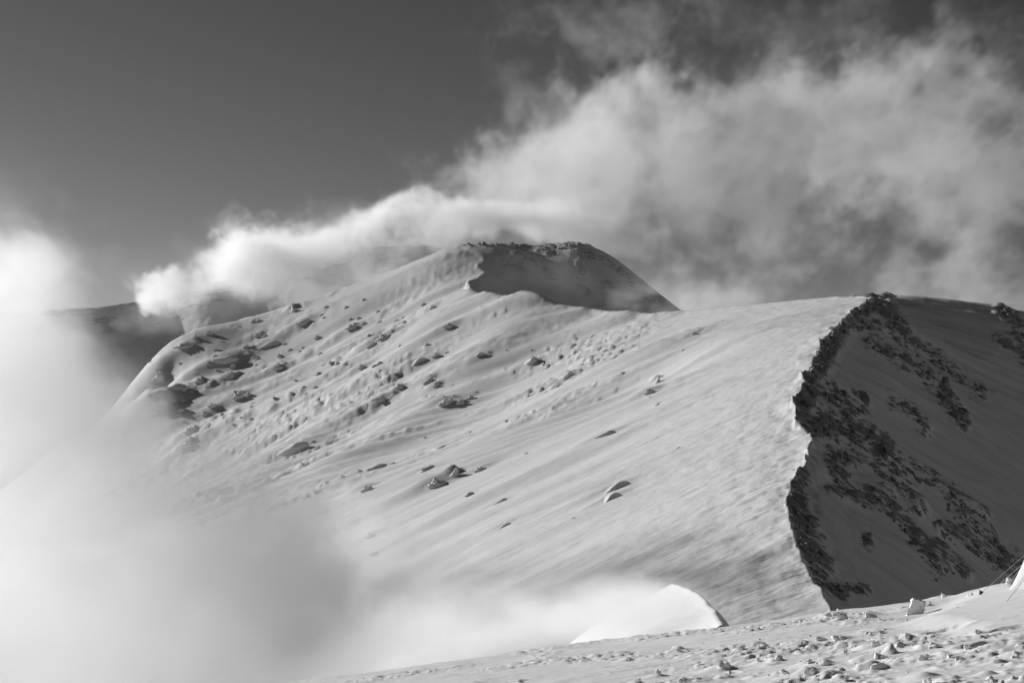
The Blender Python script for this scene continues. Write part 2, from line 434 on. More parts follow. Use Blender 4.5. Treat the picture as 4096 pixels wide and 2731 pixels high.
BIG = [  # column, row, width, height (px), kind, label
    (293, 308, 6, 11, 'crag', 'bright pointed snow spike standing on the left skyline'),
    (303, 324, 16, 7, 'crag', 'dark snow-crusted block below the skyline spike'),
    (258, 336, 9, 6, 'crag', 'small bright ice block left of the dark slabs'),
    (268, 345, 22, 5, 'drift', 'dark undercut drift in the upper left field, upper of two'),
    (225, 360, 26, 8, 'drift', 'largest dark undercut drift in the upper left field'),
    (186, 347, 22, 6, 'crag', 'dark rock at the left end of the lit slope above the shadow'),
    (159, 376, 14, 11, 'crag', 'dark boulder at the outer left edge of the lit slope'),
    (156, 400, 27, 17, 'crag', 'largest dark rock block beside the mist at the left'),
    (179, 385, 28, 8, 'crag', 'ragged dark rock group right of the largest dark block'),
    (200, 381, 12, 7, 'crag', 'ice-crusted rocks above the bright snow ramp'),
    (227, 377, 11, 7, 'crag', 'bright snow pyramid above a dark shadow in the left field'),
    (239, 395, 14, 9, 'crag', 'dark-topped cubic boulder in the middle of the left field'),
    (278, 369, 14, 6, 'crag', 'pair of snowy boulders side by side high on the left field'),
    (212, 410, 10, 6, 'crag', 'dark round boulder at the upper end of a long shadow'),
    (191, 430, 15, 8, 'crag', 'snow-plastered block at the upper edge of the mist'),
    (187, 447, 14, 9, 'crag', 'pale rounded hump half sunk in the mist'),
    (291, 449, 38, 11, 'drift', 'large dark undercut drift just above the mist'),
    (351, 328, 14, 7, 'crag', 'rugged ice-crusted rock high on the slope under the skyline'),
    (386, 336, 21, 9, 'crag', 'large dark boulder capped with snow in the upper middle of the slope'),
    (371, 345, 13, 7, 'crag', 'smaller dark boulder touching the large capped one'),
    (362, 367, 11, 6, 'crag', 'lone boulder with a shaded side below the capped boulders'),
    (448, 325, 14, 6, 'crag', 'spiky dark rock with a long thin tail below the arete'),
    (433, 306, 8, 5, 'crag', 'pointed snow block close under the summit arete'),
    (419, 360, 16, 5, 'drift', 'curved dark drift left of a small spiky rock'),
    (436, 356, 9, 6, 'crag', 'small spiky rock right of the curved dark drift'),
    (479, 357, 11, 4, 'drift', 'small dark drift near the middle of the slope'),
    (394, 379, 7, 6, 'crag', 'bright-faced rock above a dark hollow'),
    (399, 386, 11, 7, 'crag', 'dark hollow-sided rock right below the bright-faced one'),
    (427, 381, 13, 7, 'crag', 'broken icy rocks in the middle of the slope'),
    (436, 384, 8, 7, 'crag', 'dark oval boulder right of the broken icy rocks'),
    (381, 401, 17, 7, 'crag', 'flat wedge-shaped rock with a dark right side'),
    (447, 400, 19, 9, 'crag', 'bright crested rock with a sharp dark notch'),
    (461, 403, 9, 6, 'crag', 'dark triangular notch rock right of the bright crested one'),
    (470, 396, 9, 5, 'crag', 'small dark rocks uphill of the bright crested one'),
    (531, 361, 14, 7, 'drift', 'short dark drift with a bright rim right of the middle'),
    (557, 385, 5, 5, 'crag', 'small dark stone at the lower end of a stone line'),
    (573, 374, 8, 3, 'crag', 'small dark stone in the middle of a stone line'),
    (658, 379, 6, 9, 'crag', 'upright dark horn on the right half of the slope'),
    (650, 391, 13, 8, 'crag', 'forked white rock below the upright dark horn'),
    (658, 403, 5, 4, 'crag', 'tiny stone under the forked white rock'),
    (693, 333, 6, 4, 'crag', 'tiny stone high on the pale dome slope'),
    (604, 434, 22, 6, 'drift', 'dark shallow drift on the wide pale lower slope'),
    (617, 485, 28, 9, 'drift', 'upper of two dark drifts on the lower right slope'),
    (612, 496, 19, 8, 'drift', 'lower rounded drift under a dark one on the lower right slope'),
    (376, 466, 23, 5, 'drift', 'dark sloping drift above the mist left of the ice blocks'),
    (438, 480, 23, 13, 'crag', 'largest grey ice block in the middle of the lower slope'),
    (454, 472, 8, 14, 'crag', 'tall dark-sided ice pillar right of the largest grey block'),
    (481, 468, 16, 6, 'crag', 'low crusted rocks uphill of the ice pillar'),
    (430, 466, 24, 5, 'crag', 'icy ledge on top of the largest grey block'),
    (367, 487, 15, 9, 'crag', 'dark-notched block at the right edge of the mist'),
    (470, 493, 12, 5, 'crag', 'crumbled white rocks below the ice pillar'),
    (499, 500, 15, 4, 'drift', 'thin drift right below the ice blocks'),
    (504, 524, 13, 4, 'drift', 'small drift near the lower mist edge'),
    (374, 553, 14, 5, 'crag', 'lowest rock showing through a gap in the mist'),
    (372, 534, 13, 7, 'crag', 'dark rock at the steep edge of the mist'),
]
PX, DD = np.meshgrid(tpx, dd)
X, Z, ROCK = mountain_height(PX, DD)
ZROW = HZ - Z / DD * F
for bi, (px, py, w, h, k, lab) in enumerate(BIG):      # snow piled and scoured round each crag
    jj = int(np.searchsorted(tpx, px)); ii = np.where(ZROW[:, jj] <= py)[0]
    if len(ii) == 0: continue
    i0 = ii[0]; d0 = dd[i0]; x0 = X[i0, jj]; kk = d0 / F
    lo_, hi_ = np.searchsorted(dd, [d0 - 3.2 * w * kk - 5, d0 + 3.2 * w * kk + 5])
    xs_, ys_ = X[lo_:hi_] - x0, DD[lo_:hi_] - d0
    uu = xs_ * .958 + ys_ * .287; vv = -xs_ * .287 + ys_ * .958
    wm, hm = w * kk, h * kk
    Z[lo_:hi_] += 0.55 * hm * np.exp(-((uu + .5 * wm) / (1.3 * wm)) ** 2 - (vv / (.45 * wm + .5 * hm)) ** 2)
    Z[lo_:hi_] -= 0.22 * hm * np.exp(-((uu - .9 * wm) / (.6 * wm)) ** 2 - ((vv + .3 * wm) / (.4 * wm + .4 * hm)) ** 2)
mtn = mesh_obj('mountain', np.stack([X, DD, Z], -1).reshape(-1, 3), grid_faces(NR, NC), M_MTN)
attr(mtn, 'rock', ROCK)
tag(mtn, 'snow-covered mountain with a sunlit left flank and a shaded rocky right face', kind='structure')
ZROW = HZ - Z / DD * F

def hit_mountain(px, py):
    """distance at which the line of sight through (px, py) meets the mountain"""
    j = int(np.clip(np.searchsorted(tpx, px), 1, NC - 1))
    col = ZROW[:, j]
    idx = np.where(col <= py)[0]
    if len(idx) == 0: return None
    i = idx[0]
    return DD[i, 0], X[i, j], Z[i, j]

# ------------------------------------------------------------------ far ridge on the left
FS = [(-200, 318), (0, 311), (57, 308.5), (100, 305.5), (131, 300.5), (170, 296.5), (185, 291), (205, 284), (219, 279), (240, 276), (262, 268), (300, 258), (360, 246), (430, 244), (500, 262), (600, 300), (760, 360)]
fpx = np.linspace(-200, 760, 520); fdd = np.linspace(2780, 3700, 150)
P2, D2 = np.meshgrid(fpx, fdd)
top = np.interp(P2, [p[0] for p in FS], [p[1] for p in FS])
crest_d = 3300.0
x2 = (P2 - 512) / F * D2
xc = (P2 - 512) / F * crest_d
zc = (HZ - top) / F * crest_d
run = D2 - crest_d
z2 = zc + np.where(run < 0, run * 0.88, -run * 0.45)
spur = fbm(x2 / 170, D2 / 400, 51, 4, ridged=True)
z2 = z2 + (spur - 0.3) * 9 * smooth(0, -160, run) + fbm(x2 / 26, D2 / 26, 52, 3) * 2.5 * smooth(60, -30, run) 
spur2 = np.exp(-((x2 + 505 - (crest_d - D2) * 0.25) / 34.0) ** 2) * smooth(0, -60, run) * smooth(-330, -120, run)
z2 = z2 + 14 * spur2
far = mesh_obj('far_ridge', np.stack([x2, D2, z2], -1).reshape(-1, 3), grid_faces(150, 520), M_FAR)
attr(far, 'rock', np.clip(0.75 * np.exp(-np.abs(run) / 45) + 0.5 * fbm(x2 / 60, z2 / 30, 53, 4) * smooth(-260, 0, run) + 0.25 * spur2, 0, 1))
tag(far, 'distant shaded snow ridge at the left under the banner cloud', kind='structure')

# ------------------------------------------------------------------ near snow slope
def fg_base(x, y):
    z = 0.129 * x - 0.009 * y - 2.11
    # convex roll-over beyond the crest
    over = np.clip(y - (57 + 1.2 * perlin(x / 9, y * 0, 60)), 0, None)
    return z - 0.011 * over ** 2 / (1 + 0.012 * over)

PITS = [(1003, 645, 1.3, .18, .22, 0.2), (1012, 630, 1.0, .10, .13, .0), (948, 630, .9, .08, .08, 0)]
def fg_ray(px, py):
    y = np.linspace(15, 62, 3000)
    x = (px - 512) / F * y
    r = HZ - fg_base(x, y) / y * F
    i = np.where(r <= py)[0]
    i = i[0] if len(i) else len(y) - 1
    return np.array([x[i], y[i], fg_base(x[i:i + 1], y[i:i + 1])[0]])

BANK = np.array([fg_ray(*p)[:2] for p in [(880, 629), (915, 616), (940, 603), (962, 588), (985, 583)]])
PITW = [(fg_ray(a, b), l, w, dp, an) for a, b, l, w, dp, an in PITS]

def fg_height(x, y):
    z = fg_base(x, y)
    a = math.atan2(0.28, 1.0); ca, sa = math.cos(a), math.sin(a)
    u = x * ca + y * sa; v = -x * sa + y * ca
    z = z + 0.13 * fbm(x / 7, y / 11, 61, 2) * smooth(66, 50, y)
    # smooth bank drifted against the tent
    by = np.interp(x, BANK[:, 0], BANK[:, 1]) + 0.5 * perlin(x / 1.1, y * 0, 63)
    right = x - np.interp(y, np.sort(BANK[:, 1]), BANK[np.argsort(BANK[:, 1]), 0]) + 0.25 * perlin(y / 1.3, x * 0 + 4, 64) 
    bank = smooth(0.0, 1.3, right) * smooth(34.5, 41, y) * (0.16 + 0.12 * smooth(0, 4, right))
    z = z + bank
    onbank = smooth(0.0, 0.5, right) * smooth(35, 39, y)
    amp = (1 - 0.85 * onbank) * smooth(70, 55, y)
    s1 = fbm(u / 2.6, v / 0.75, 65, 3, ridged=True)
    z = z + amp * 0.04 * np.clip(s1 - 0.05, 0, 1)
    s2 = fbm(u / 0.8, v / 0.2, 66, 3)
    gate = smooth(-0.15, 0.35, fbm(x / 3.5, y / 6, 67, 2))
    s3 = fbm(u / 1.5 + .3 * s2, v / 0.6, 73, 4, gain=.6)
    step = smooth(0.02, 0.07, s3) - smooth(0.06, 0.6, s3)          # crust scarps that face away from the wind
    z = z + amp * gate * (0.028 * np.clip(s2 + 0.1, 0, 1) + 0.06 * step)
    rough = smooth(-1.0, 4.5, x - 0.09 * (y - 30)) * smooth(49, 38, y)
    z = z + amp * rough * 0.10 * np.clip(fbm(x / 0.42, y / 0.9, 68, 3) - 0.14, 0, 1)
    z = z + amp * 0.004 * fbm(x / 0.12, y / 0.2, 69, 2)
    for (p, l, w, dp, an) in PITW:
        rx = (x - p[0]); ry = (y - p[1])
        q = np.sqrt((rx / (l * 0.5)) ** 2 + (ry / (w * 4)) ** 2) + 0.12 * perlin(x / 0.25, y / 0.6, 70)
        z = z - dp * smooth(1.0, 0.7, q) + dp * 0.2 * np.exp(-((q - 1.25) / 0.22) ** 2)
    return z

NEAR = [
    (842, 614, 17, 8, 'broad dark-faced snow lump in the upper middle of the near slope'), (872, 614, 14, 6, 'flat snow lump between the broad dark-faced one and the upright slab'),
    (927, 603, 15, 6, 'low rounded heap touching the upright snow slab'), (881, 596, 12, 6, 'whitish block near the crest left of the upright slab'),
    (943, 593, 9, 10, 'two-toned upright snow block near the crest left of the peg'), (970, 592, 13, 7, 'grey snow block at the upper tip of the smooth bank'),
    (1014, 580, 12, 10, 'rounded snow block at the foot of the tent'), (725, 663, 14, 7, 'dark crumpled lump in the lower left of the lump field'),
    (728, 672, 8, 5, 'bright round snow ball below the dark crumpled lump'), (784, 671, 14, 6, 'dark pointed mound at the bottom, left of the big bright block'),
    (778, 656, 10, 5, 'small pointed mound above the dark one'), (809, 660, 8, 6, 'pointed dark lump above the big bright block'), (811, 669, 16, 10, 'big block with a bright left face near the bottom edge'),
    (825, 660, 14, 7, 'hunched dark lump right of the pointed one'), (835, 671, 11, 5, 'low lump right of the big block'), (875, 643, 13, 8, 'tall lump with bright left side in the middle of the field'),
    (899, 642, 13, 8, 'dark steep lump with a long shadow right of the middle'), (893, 648, 6, 13, 'narrow bright snow pillar leaning left'), (934, 645, 15, 6, 'flat dark lump below the smooth bank'),
    (924, 656, 13, 7, 'dark pyramid lump with a long shadow'), (879, 655, 14, 9, 'jagged dark lump in the centre of the lump field'), (908, 635, 7, 6, 'bright triangular snow chip under the bank'),
    (869, 633, 9, 4, 'bright flat slab lying on the snow'), (881, 631, 7, 4, 'small dark peak right of the bright flat slab'), (877, 664, 16, 8, 'curled snow crust with a sharp tip and long shadow'),
    (948, 655, 7, 5, 'small white knob in the right of the field'), (957, 658, 10, 4, 'dark low lump right of the white knob'), (929, 679, 16, 9, 'dark round lump cut by the bottom edge'),
    (991, 676, 10, 6, 'small lump at the bottom right'), (1001, 663, 10, 5, 'low lump below the trampled pit'), (1016, 654, 9, 7, 'bright lump at the right edge of the frame'),
    (978, 631, 7, 5, 'small dark block left of the upper footprints'), (969, 646, 8, 6, 'bright icy lump left of the trampled pit'), (803, 642, 11, 5, 'dark lump left of the middle of the field'),
    (839, 637, 16, 5, 'dark jagged crust in the upper field'), (822, 638, 13, 4, 'pale broken crust left of the dark jagged crust'), (762, 645, 12, 4, 'pale crumbs heap in the left of the field'),
    (741, 647, 9, 4, 'small pale heap at the left end of the pale crumbs'), (680, 649, 7, 5, 'lone white lump on the left part of the slope'), (683, 680, 14, 5, 'dark lump at the bottom edge under the lone white one'),
    (629, 658, 6, 5, 'dark rounded cube alone on the left slope'), (639, 678, 8, 8, 'dark spiky lump at the bottom edge on the left'), (660, 671, 8, 4, 'little dark peak left of the lone white lump'),
    (521, 680, 9, 3, 'flat dark lump at the bottom far left of the slope'), (760, 658, 7, 4, 'tiny mound between the pale crumbs and the pointed mound'), (844, 678, 8, 5, 'small lump at the bottom under the low lump'),
    (845, 650, 5, 3, 'tiny chip above the jagged dark lump'), (801, 620, 6, 3, 'small grey chip below the crest left of the broad lump'), (781, 615, 6, 3, 'farthest left chip under the ridge foot'),
    (829, 614, 7, 3, 'thin chip left of the broad dark-faced lump'), (839, 608, 6, 3, 'thin chip above the broad dark-faced lump'),
]
RAMPS = []
for (px, py, w, h, lab) in NEAR + [(914, 604, 14, 17, 'slab')]:
    p = fg_ray(px, py + .4 * h); k = p[1] / F
    RAMPS.append((p[0], p[1], w * k, h * k * (.35 if py < 607 else 1.0)))
_fg_plain = fg_height
def fg_height(x, y):
    z = _fg_plain(x, y)
    for (px_, py_, w, h) in RAMPS:                     # snow drifted up against each lump, long side to the wind
        sel = (np.abs(x - px_) < 4 * w) & (np.abs(y - py_) < 5 * w)
        if not np.any(sel): continue
        a, b = x[sel] - px_, y[sel] - py_
        a2, b2 = a * .88 + b * -.47, a * .47 + b * .88
        z[sel] += 0.85 * h * np.exp(-((a2 + .3 * w) / (np.where(a2 < -.3 * w, 1.5, .75) * w)) ** 2 - (b2 / (1.0 * w)) ** 2)
    return z

NC2, NR2 = 860, 560
gpx = np.linspace(-260, 1284, NC2)
gy = np.r_[np.geomspace(2.0, 16, 40)[:-1], np.geomspace(16, 64, 440), np.geomspace(64.2, 150, NR2 - 479)]
P3, Y3 = np.meshgrid(gpx, gy)
X3 = (P3 - 512) / F * Y3
X3[:40] = np.linspace(-12, 12, NC2)[None, :] * (1 - np.linspace(0, 1, 40) ** 2)[:, None] + X3[:40] * (np.linspace(0, 1, 40) ** 2)[:, None]
Z3 = fg_height(X3, Y3)
fg = mesh_obj('snow_slope', np.stack([X3, Y3, Z3], -1).reshape(-1, 3), grid_faces(NR2, NC2), M_FG)
tag(fg, 'near wind-crusted snow slope falling to the left', kind='structure')

# ------------------------------------------------------------------ rock outcrops on the shaded faces
M_ROCK = plain('dark_rock', 0.22, 0.85)

def stones(name, pts_px, w, s, count, seed):
    """angular blocks sticking out of the snow along one rock band, as one outcrop"""
    r = np.random.default_rng(seed)
    V, Fc = [], []
    base = np.array(bmesh_ico()[0]); tri = np.array(bmesh_ico()[1])
    P = np.array(pts_px, float)
    seg = np.hypot(*np.diff(P, axis=0).T); cum = np.r_[0, np.cumsum(seg)] / max(seg.sum(), 1e-6)
    cx = []
    n = 0; tries = 0
    while n < count and tries < count * 6:
        tries += 1
        t = r.random(); q = np.array([np.interp(t, cum, P[:, 0]), np.interp(t, cum, P[:, 1])]) + r.normal(0, w * 0.5, 2)
        h = hit_mountain(q[0], q[1])
        if h is None: continue
        d, x, z = h
        if x - ridge_x(d) < 0.9 or (d > 1350 and d < 1850): continue
        clump = perlin(np.array([x / 9.0 + d / 30]), np.array([d / 8.0]), 90)[0]
        if clump < -0.12 - 0.5 * (s - 0.7): continue
        px = d / F
        size = px * min(0.45 + r.gamma(0.8, 1.1), 6.0 if d < 1300 else 1.5)
        sc = np.array([1.5, 1.0, 0.85]) * size * (0.6 + 0.8 * r.random(3))
        v = base * (1 + 0.38 * r.standard_normal((len(base), 1)).clip(-1, 1)) * sc
        th = 0.65 + 0.25 * r.standard_normal(); ph = 0.5 * r.standard_normal()
        R1 = np.array([[math.cos(th), 0, math.sin(th)], [0, 1, 0], [-math.sin(th), 0, math.cos(th)]])
        R2 = np.array([[math.cos(ph), -math.sin(ph), 0], [math.sin(ph), math.cos(ph), 0], [0, 0, 1]])
        v = v @ R1.T @ R2.T + np.array([x, d, z + (0.15 if d < 1300 else -0.25) * size])
        V.append(v); n += 1
        cx.append((x, d, z, size / px))
    if n < 3: return None
    cx = np.array(cx); o0 = np.mean(cx[:, :3], 0)
    root = bpy.data.objects.new(name, None); C.objects.link(root); root.location = o0
    order = np.argsort(-cx[:, 3])
    for q in order[:6]:
        p = V[q].mean(0)
        ob = mesh_obj('rock', V[q] - p, tri, M_ROCK, root, smooth_shade=False); ob.location = p - o0
    rest = [V[q] for q in order[6:]]
    if rest:
        ob = mesh_obj('small_rocks', np.concatenate(rest) - o0, np.concatenate([tri + len(base) * q for q in range(len(rest))]), M_ROCK, root, smooth_shade=False)
        ob['kind'] = 'stuff'
    return root

_ico = {}
def bmesh_ico(sub=1):
    if sub not in _ico:
        bm = bmesh.new(); bmesh.ops.create_icosphere(bm, subdivisions=sub, radius=1.0)
        _ico[sub] = ([tuple(v.co) for v in bm.verts], [[v.index for v in f.verts] for f in bm.faces])
        bm.free()
    return _ico[sub]

OUT_LABELS = ['dark crag along the upper ridge crest below the rounded dome top', 'short dark rock rib dropping right from the rounded dome top', 'long sparse rock band slanting down right across the upper shaded face',
    'broken rock band in the middle of the upper shaded face', 'dense dark rock cluster at the lower end of the middle band', 'dark scree tongue below the ridge crest on the upper face', 'small scattered rocks left of the dense dark cluster',
    'broad dark crag where the ridge crest bends in', 'small rocks under the bend of the crest', 'dark horizontal rock ledge in the lower shaded face', 'rock rib slanting down below the bend in the crest', 'long thin rock rib along the outer edge of the shaded face',
    'large dark cliff on the lower ridge crest above the near slope', 'single dark rock alone in the lower snow bowl', 'long rock rib running down to the near slope crest', 'black rock patch beside the lower long rib', 'rock rib reaching the near slope left of the tent lines', 'thin lowest right rock rib close to the guy lines',
    'dark rock wedge at the foot of the ridge beside the near slope', 'low rock spur just right of the dark wedge', 'dark rocks at the right edge of the shoulder', 'small rock patch left of the rocks on the right shoulder edge', 'thin rock veil right of the crest bend',
    'dark rocks along the left part of the summit top', 'rock streak slanting down the summit face', 'dark rock cap on the right part of the summit', 'narrow rock rib in the middle of the summit face', 'rock edge descending right from the summit', 'small rock patch low on the summit right side', 'faint rocks under the summit arete']
for i, ((pts, w, s), lab) in enumerate(zip(BANDS, OUT_LABELS)):
    ln = sum(math.hypot(b[0] - a[0], b[1] - a[1]) for a, b in zip(pts[:-1], pts[1:]))
    o = stones('rock_outcrop', pts, w, s, int(min(300, 24 + ln * w * 0.13)), 300 + i)
    if o: tag(o, lab, 'rock outcrop', 'rock outcrops on the shaded faces')

# ------------------------------------------------------------------ crags and drifts on the sunlit flank
def union_mesh(name, parts, voxel, mat, noise, sharp, seed):
    """several overlapping broken blocks grown together into one closed skin"""
    V = np.concatenate([p[0] for p in parts]); off = 0; Fs = []
    for v, f in parts:
        Fs += [[a + off for a in t] for t in f]; off += len(v)
    me = bpy.data.meshes.new('tmp'); me.from_pydata([tuple(a) for a in V], [], Fs)
    o = bpy.data.objects.new('tmp', me); C.objects.link(o)
    m = o.modifiers.new('r', 'REMESH'); m.mode = 'VOXEL'; m.voxel_size = voxel
    dg = bpy.context.evaluated_depsgraph_get()
    out = bpy.data.meshes.new_from_object(o.evaluated_get(dg))
    bpy.data.objects.remove(o); bpy.data.meshes.remove(me)
    co = np.empty(len(out.vertices) * 3, np.float32); out.vertices.foreach_get('co', co); co = co.reshape(-1, 3)
    nn = np.empty(len(out.vertices) * 3, np.float32); out.vertices.foreach_get('normal', nn); nn = nn.reshape(-1, 3)
    q = co + seed * 3.7
    d = sum(a * fbm(q[:, 0] * k + q[:, 2] * k * 1.3, q[:, 1] * k - q[:, 2] * k * 0.9, seed, 2) for k, a in noise)
    co = co + nn * d[:, None]
    out.vertices.foreach_set('co', co.ravel().astype(np.float32)); out.update()
    out.name = name
    out.polygons.foreach_set('use_smooth', np.ones(len(out.polygons), bool))
    out.set_sharp_from_angle(angle=math.radians(sharp))
    out.materials.clear(); out.materials.append(mat)
    return out

def block(r, c, s, sub=3, faces=10, lo=0.5, hi=0.85):
    v, f = bmesh_ico(sub); v = np.array(v)
    k = r.normal(size=(faces, 3)); k /= np.linalg.norm(k, axis=1)[:, None]
    rad = np.ones(len(v))
    for p in k:
        q = v @ p; lim = lo + (hi - lo) * r.random()
        rad = np.minimum(rad, np.where(q > 1e-3, lim / np.maximum(q, 1e-3), 9))
    return v * rad[:, None] * np.array(s) + np.array(c), f

def crag_mesh(seed, kind):
    r = np.random.default_rng(seed)
    v, f = bmesh_ico(4)
    v = np.array(v)
    off = r.random(3) * 40
    def n3(p, k, sd): return fbm(p[:, 0] * k + off[0] + p[:, 2] * 1.7 * k, p[:, 1] * k + off[1] - p[:, 2] * 1.3 * k, sd, 3)
    if kind == 'crag':
        parts = []
        for q in range(r.integers(4, 7)):
            c = (r.uniform(-.65, .55), r.uniform(-.3, .3), r.uniform(-.15, .25))
            e = r.uniform(.28, .5)
            parts.append(block(r, c, (e * r.uniform(.9, 1.5), e * 1.1, e * r.uniform(.8, 1.7)), 3, 9))
        # snow ramp trailing down-wind
        v0, f0 = bmesh_ico(3); v0 = np.array(v0)
        t = smooth(0.2, -1, v0[:, 0])
        v0 = v0 * np.array([1.25, .62, .42]); v0[:, 2] *= 1 - .6 * t; v0[:, 0] -= .35
        parts.append((v0, f0))
        return union_mesh('snow_crag', parts, 0.05, M_CRAG, [(2.2, .10), (6, .05)], 40, seed)
    if True:                                          # long wind drift with an undercut near side
        t = v[:, 0]
        v[:, 1] = np.where(v[:, 1] < 0, v[:, 1] * 0.35, v[:, 1]) + 0.25 * np.sin(t * 2.2 + off[0])
        v[:, 2] *= (0.35 + 0.65 * smooth(-1.0, 0.5, t)) * (1 + 0.25 * n3(v, 1.3, 7))
        v[:, 1] *= 1 + 0.2 * n3(v, 2.2, 8)
        v[:, 2] *= 1 + 0.1 * n3(v, 4.5, 9)
    v[:, 2] = np.maximum(v[:, 2], -0.35)
    me = bpy.data.meshes.new('snow_crag' if kind == 'crag' else 'snow_drift')
    me.from_pydata([tuple(a) for a in v], [], f)
    for p in me.polygons: p.use_smooth = True
    me.set_sharp_from_angle(angle=math.radians(50 if kind == 'crag' else 60))
    me.materials.append(M_CRAG)
    return me

CRAGS = [crag_mesh(400 + i, 'crag') for i in range(9)]
DRIFTS = [crag_mesh(450 + i, 'drift') for i in range(5)]

def mtn_normal(d, px):
    i = int(np.clip(np.searchsorted(dd, d), 3, NR - 4)); j = int(np.clip(np.searchsorted(tpx, px), 4, NC - 5))
    p = lambda a, b: Vector((X[a, b], DD[a, b], Z[a, b]))
    n = (p(i, j + 4) - p(i, j - 4)).cross(p(i + 3, j) - p(i - 3, j))
    n.normalize()
    return n if n.z > 0 else -n

def put_on_mountain(px, py, wpx, hpx, kind, seed, label, group=None):
    h = hit_mountain(px, py + hpx * 0.35)
    if h is None: return
    d, x, z = h
    r = random.Random(seed)
    me = (CRAGS if kind == 'crag' else DRIFTS)[seed % (9 if kind == 'crag' else 5)]
    o = bpy.data.objects.new('snow_crag' if kind == 'crag' else 'snow_drift', me); C.objects.link(o)
    n = mtn_normal(d, px)
    up = (n + Vector((0, 0, 1))).normalized() if kind == 'crag' else n
    ax = Vector((1.0, 0.30 + 0.2 * r.uniform(-1, 1), 0)); ax = (ax - up * ax.dot(up)).normalized()
    ay = up.cross(ax)
    k = d / F
    sx, sz = wpx * k * (0.40 if kind == 'crag' else 0.52), hpx * k * (0.80 if kind == 'crag' else 0.6)
    sy = (sx * 0.55 + sz * 0.5) * r.uniform(.8, 1.2)
    if kind == 'drift': sy = max(sz * 2.2, sx * .22)
    m = Matrix((ax * sx, ay * sy, up * sz)).transposed().to_4x4()
    m.translation = Vector((x, d, z))
    o.matrix_world = m
    tag(o, label, 'snow-covered rock' if kind == 'crag' else 'snow drift', group)
    return o

for i, (px, py, w, h, k, lab) in enumerate(BIG):
    put_on_mountain(px, py, w, h, k, 500 + i, lab, 'crags and drifts on the sunlit flank')
_used = {}
def beside(what, px, py):
    """tell a small stone by the nearest large neighbour and the side it lies on"""
    for b in sorted(BIG, key=lambda b: math.hypot(b[0] - px, b[1] - py)):
        if len(b[5].split()) > 10: continue
        dx_, dy_ = px - b[0], py - b[1]
        far_ = '' if math.hypot(dx_, dy_) < 14 else 'some way '
        v_ = 'above' if dy_ < -abs(dx_) * .5 else 'below' if dy_ > abs(dx_) * .5 else ''
        h_ = 'left' if dx_ < -abs(dy_) * .5 else 'right' if dx_ > abs(dy_) * .5 else ''
        side = (v_ + ' and ' + h_ + ' of') if v_ and h_ else (h_ + ' of' if h_ else v_)
        lab = f'{what} {far_}{side} the {b[5]}'
        if len(lab.split()) > 16: lab = lab.replace('some way ', '')
        if len(lab.split()) <= 16 and lab not in _used:
            _used[lab] = 1
            return lab
    return what + ' on the snow slope'

rr = random.Random(5)
n = 0
while n < 90:
    px, py = rr.uniform(150, 430), rr.uniform(300, 450)
    if abs((py - 400) - (px - 170) * -0.42) > 55: continue
    w = rr.uniform(3.5, 8)
    put_on_mountain(px, py, w, w * rr.uniform(.4, .75), 'crag', 700 + n, beside('small boulder', px, py), 'small boulders of the upper left field')
    n += 1
for n in range(16):
    px, py = rr.uniform(420, 700), rr.uniform(340, 520)
    put_on_mountain(px, py, rr.uniform(2.5, 6), rr.uniform(1.5, 3), 'crag', 800 + n, beside('tiny stone', px, py), 'tiny stones of the middle slope')

# ------------------------------------------------------------------ lit snow hump just beyond the near crest
HE = np.array([(673, 582.5, 112), (681, 585, 106), (690, 588, 100), (699, 593, 92), (707, 601, 84), (716, 612, 74), (722, 624, 64)], float)[::-1]
td = np.linspace(64, 124, 120); tsx = np.r_[np.linspace(-34, -4, 40), np.linspace(-3.8, 5, 90)]
SX, TD = np.meshgrid(tsx, td)
ce = np.minimum(TD, 112)
xe = (np.interp(ce, HE[:, 2], HE[:, 0]) - 512) / F * ce; ze = (HZ - np.interp(ce, HE[:, 2], HE[:, 1])) / F * ce
xe = xe + 0.12 * perlin(TD / 5.0, TD * 0 + 2, 83)
lft = np.maximum(-SX, 0); rgt = np.maximum(SX, 0)
hz3 = ze - (0.42 * 1.1 * (1 - np.exp(-lft / 1.1)) + 0.22 * lft + 0.05 * lft ** 2) - 1.3 * rgt ** 1.25 - 0.06 * np.maximum(TD - 112, 0) ** 1.7
hx3 = xe + SX
hz3 = hz3 + 0.10 * fbm(hx3 / 1.6, TD / 4.0, 81, 3) * smooth(0, 1.5, lft)
hump = mesh_obj('snow_mound', np.stack([hx3, TD, hz3], -1).reshape(-1, 3), grid_faces(120, 130), M_FG)
tag(hump, 'bright rounded snow mound standing behind the near slope crest beside the mist', 'snow mound')

# ------------------------------------------------------------------ broken snow lumps on the near slope
def lump_mesh(seed):
    r = np.random.default_rng(seed)
    parts = []
    for q in range(r.integers(1, 4)):
        e = r.uniform(.42, .75)
        parts.append(block(r, (r.uniform(-.5, .5), r.uniform(-.5, .5), r.uniform(-.25, .3)), (e * r.uniform(.7, 1.3), e * r.uniform(.7, 1.3), e * r.uniform(.8, 1.6)), 3, 8, .45, .8))
    return union_mesh('snow_lump', parts, 0.06, M_CHUNK, [(1.6, .10), (4.5, .035)], 48, seed)

LUMPS = [lump_mesh(900 + i) for i in range(12)]

def fg_hit(px, py):
    y = np.linspace(16, 62, 1200); x = (px - 512) / F * y
    z = fg_height(x, y)
    i = np.where(HZ - z / y * F <= py)[0]
    if len(i) == 0: return None
    i = i[0]
    return Vector((x[i], y[i], z[i]))

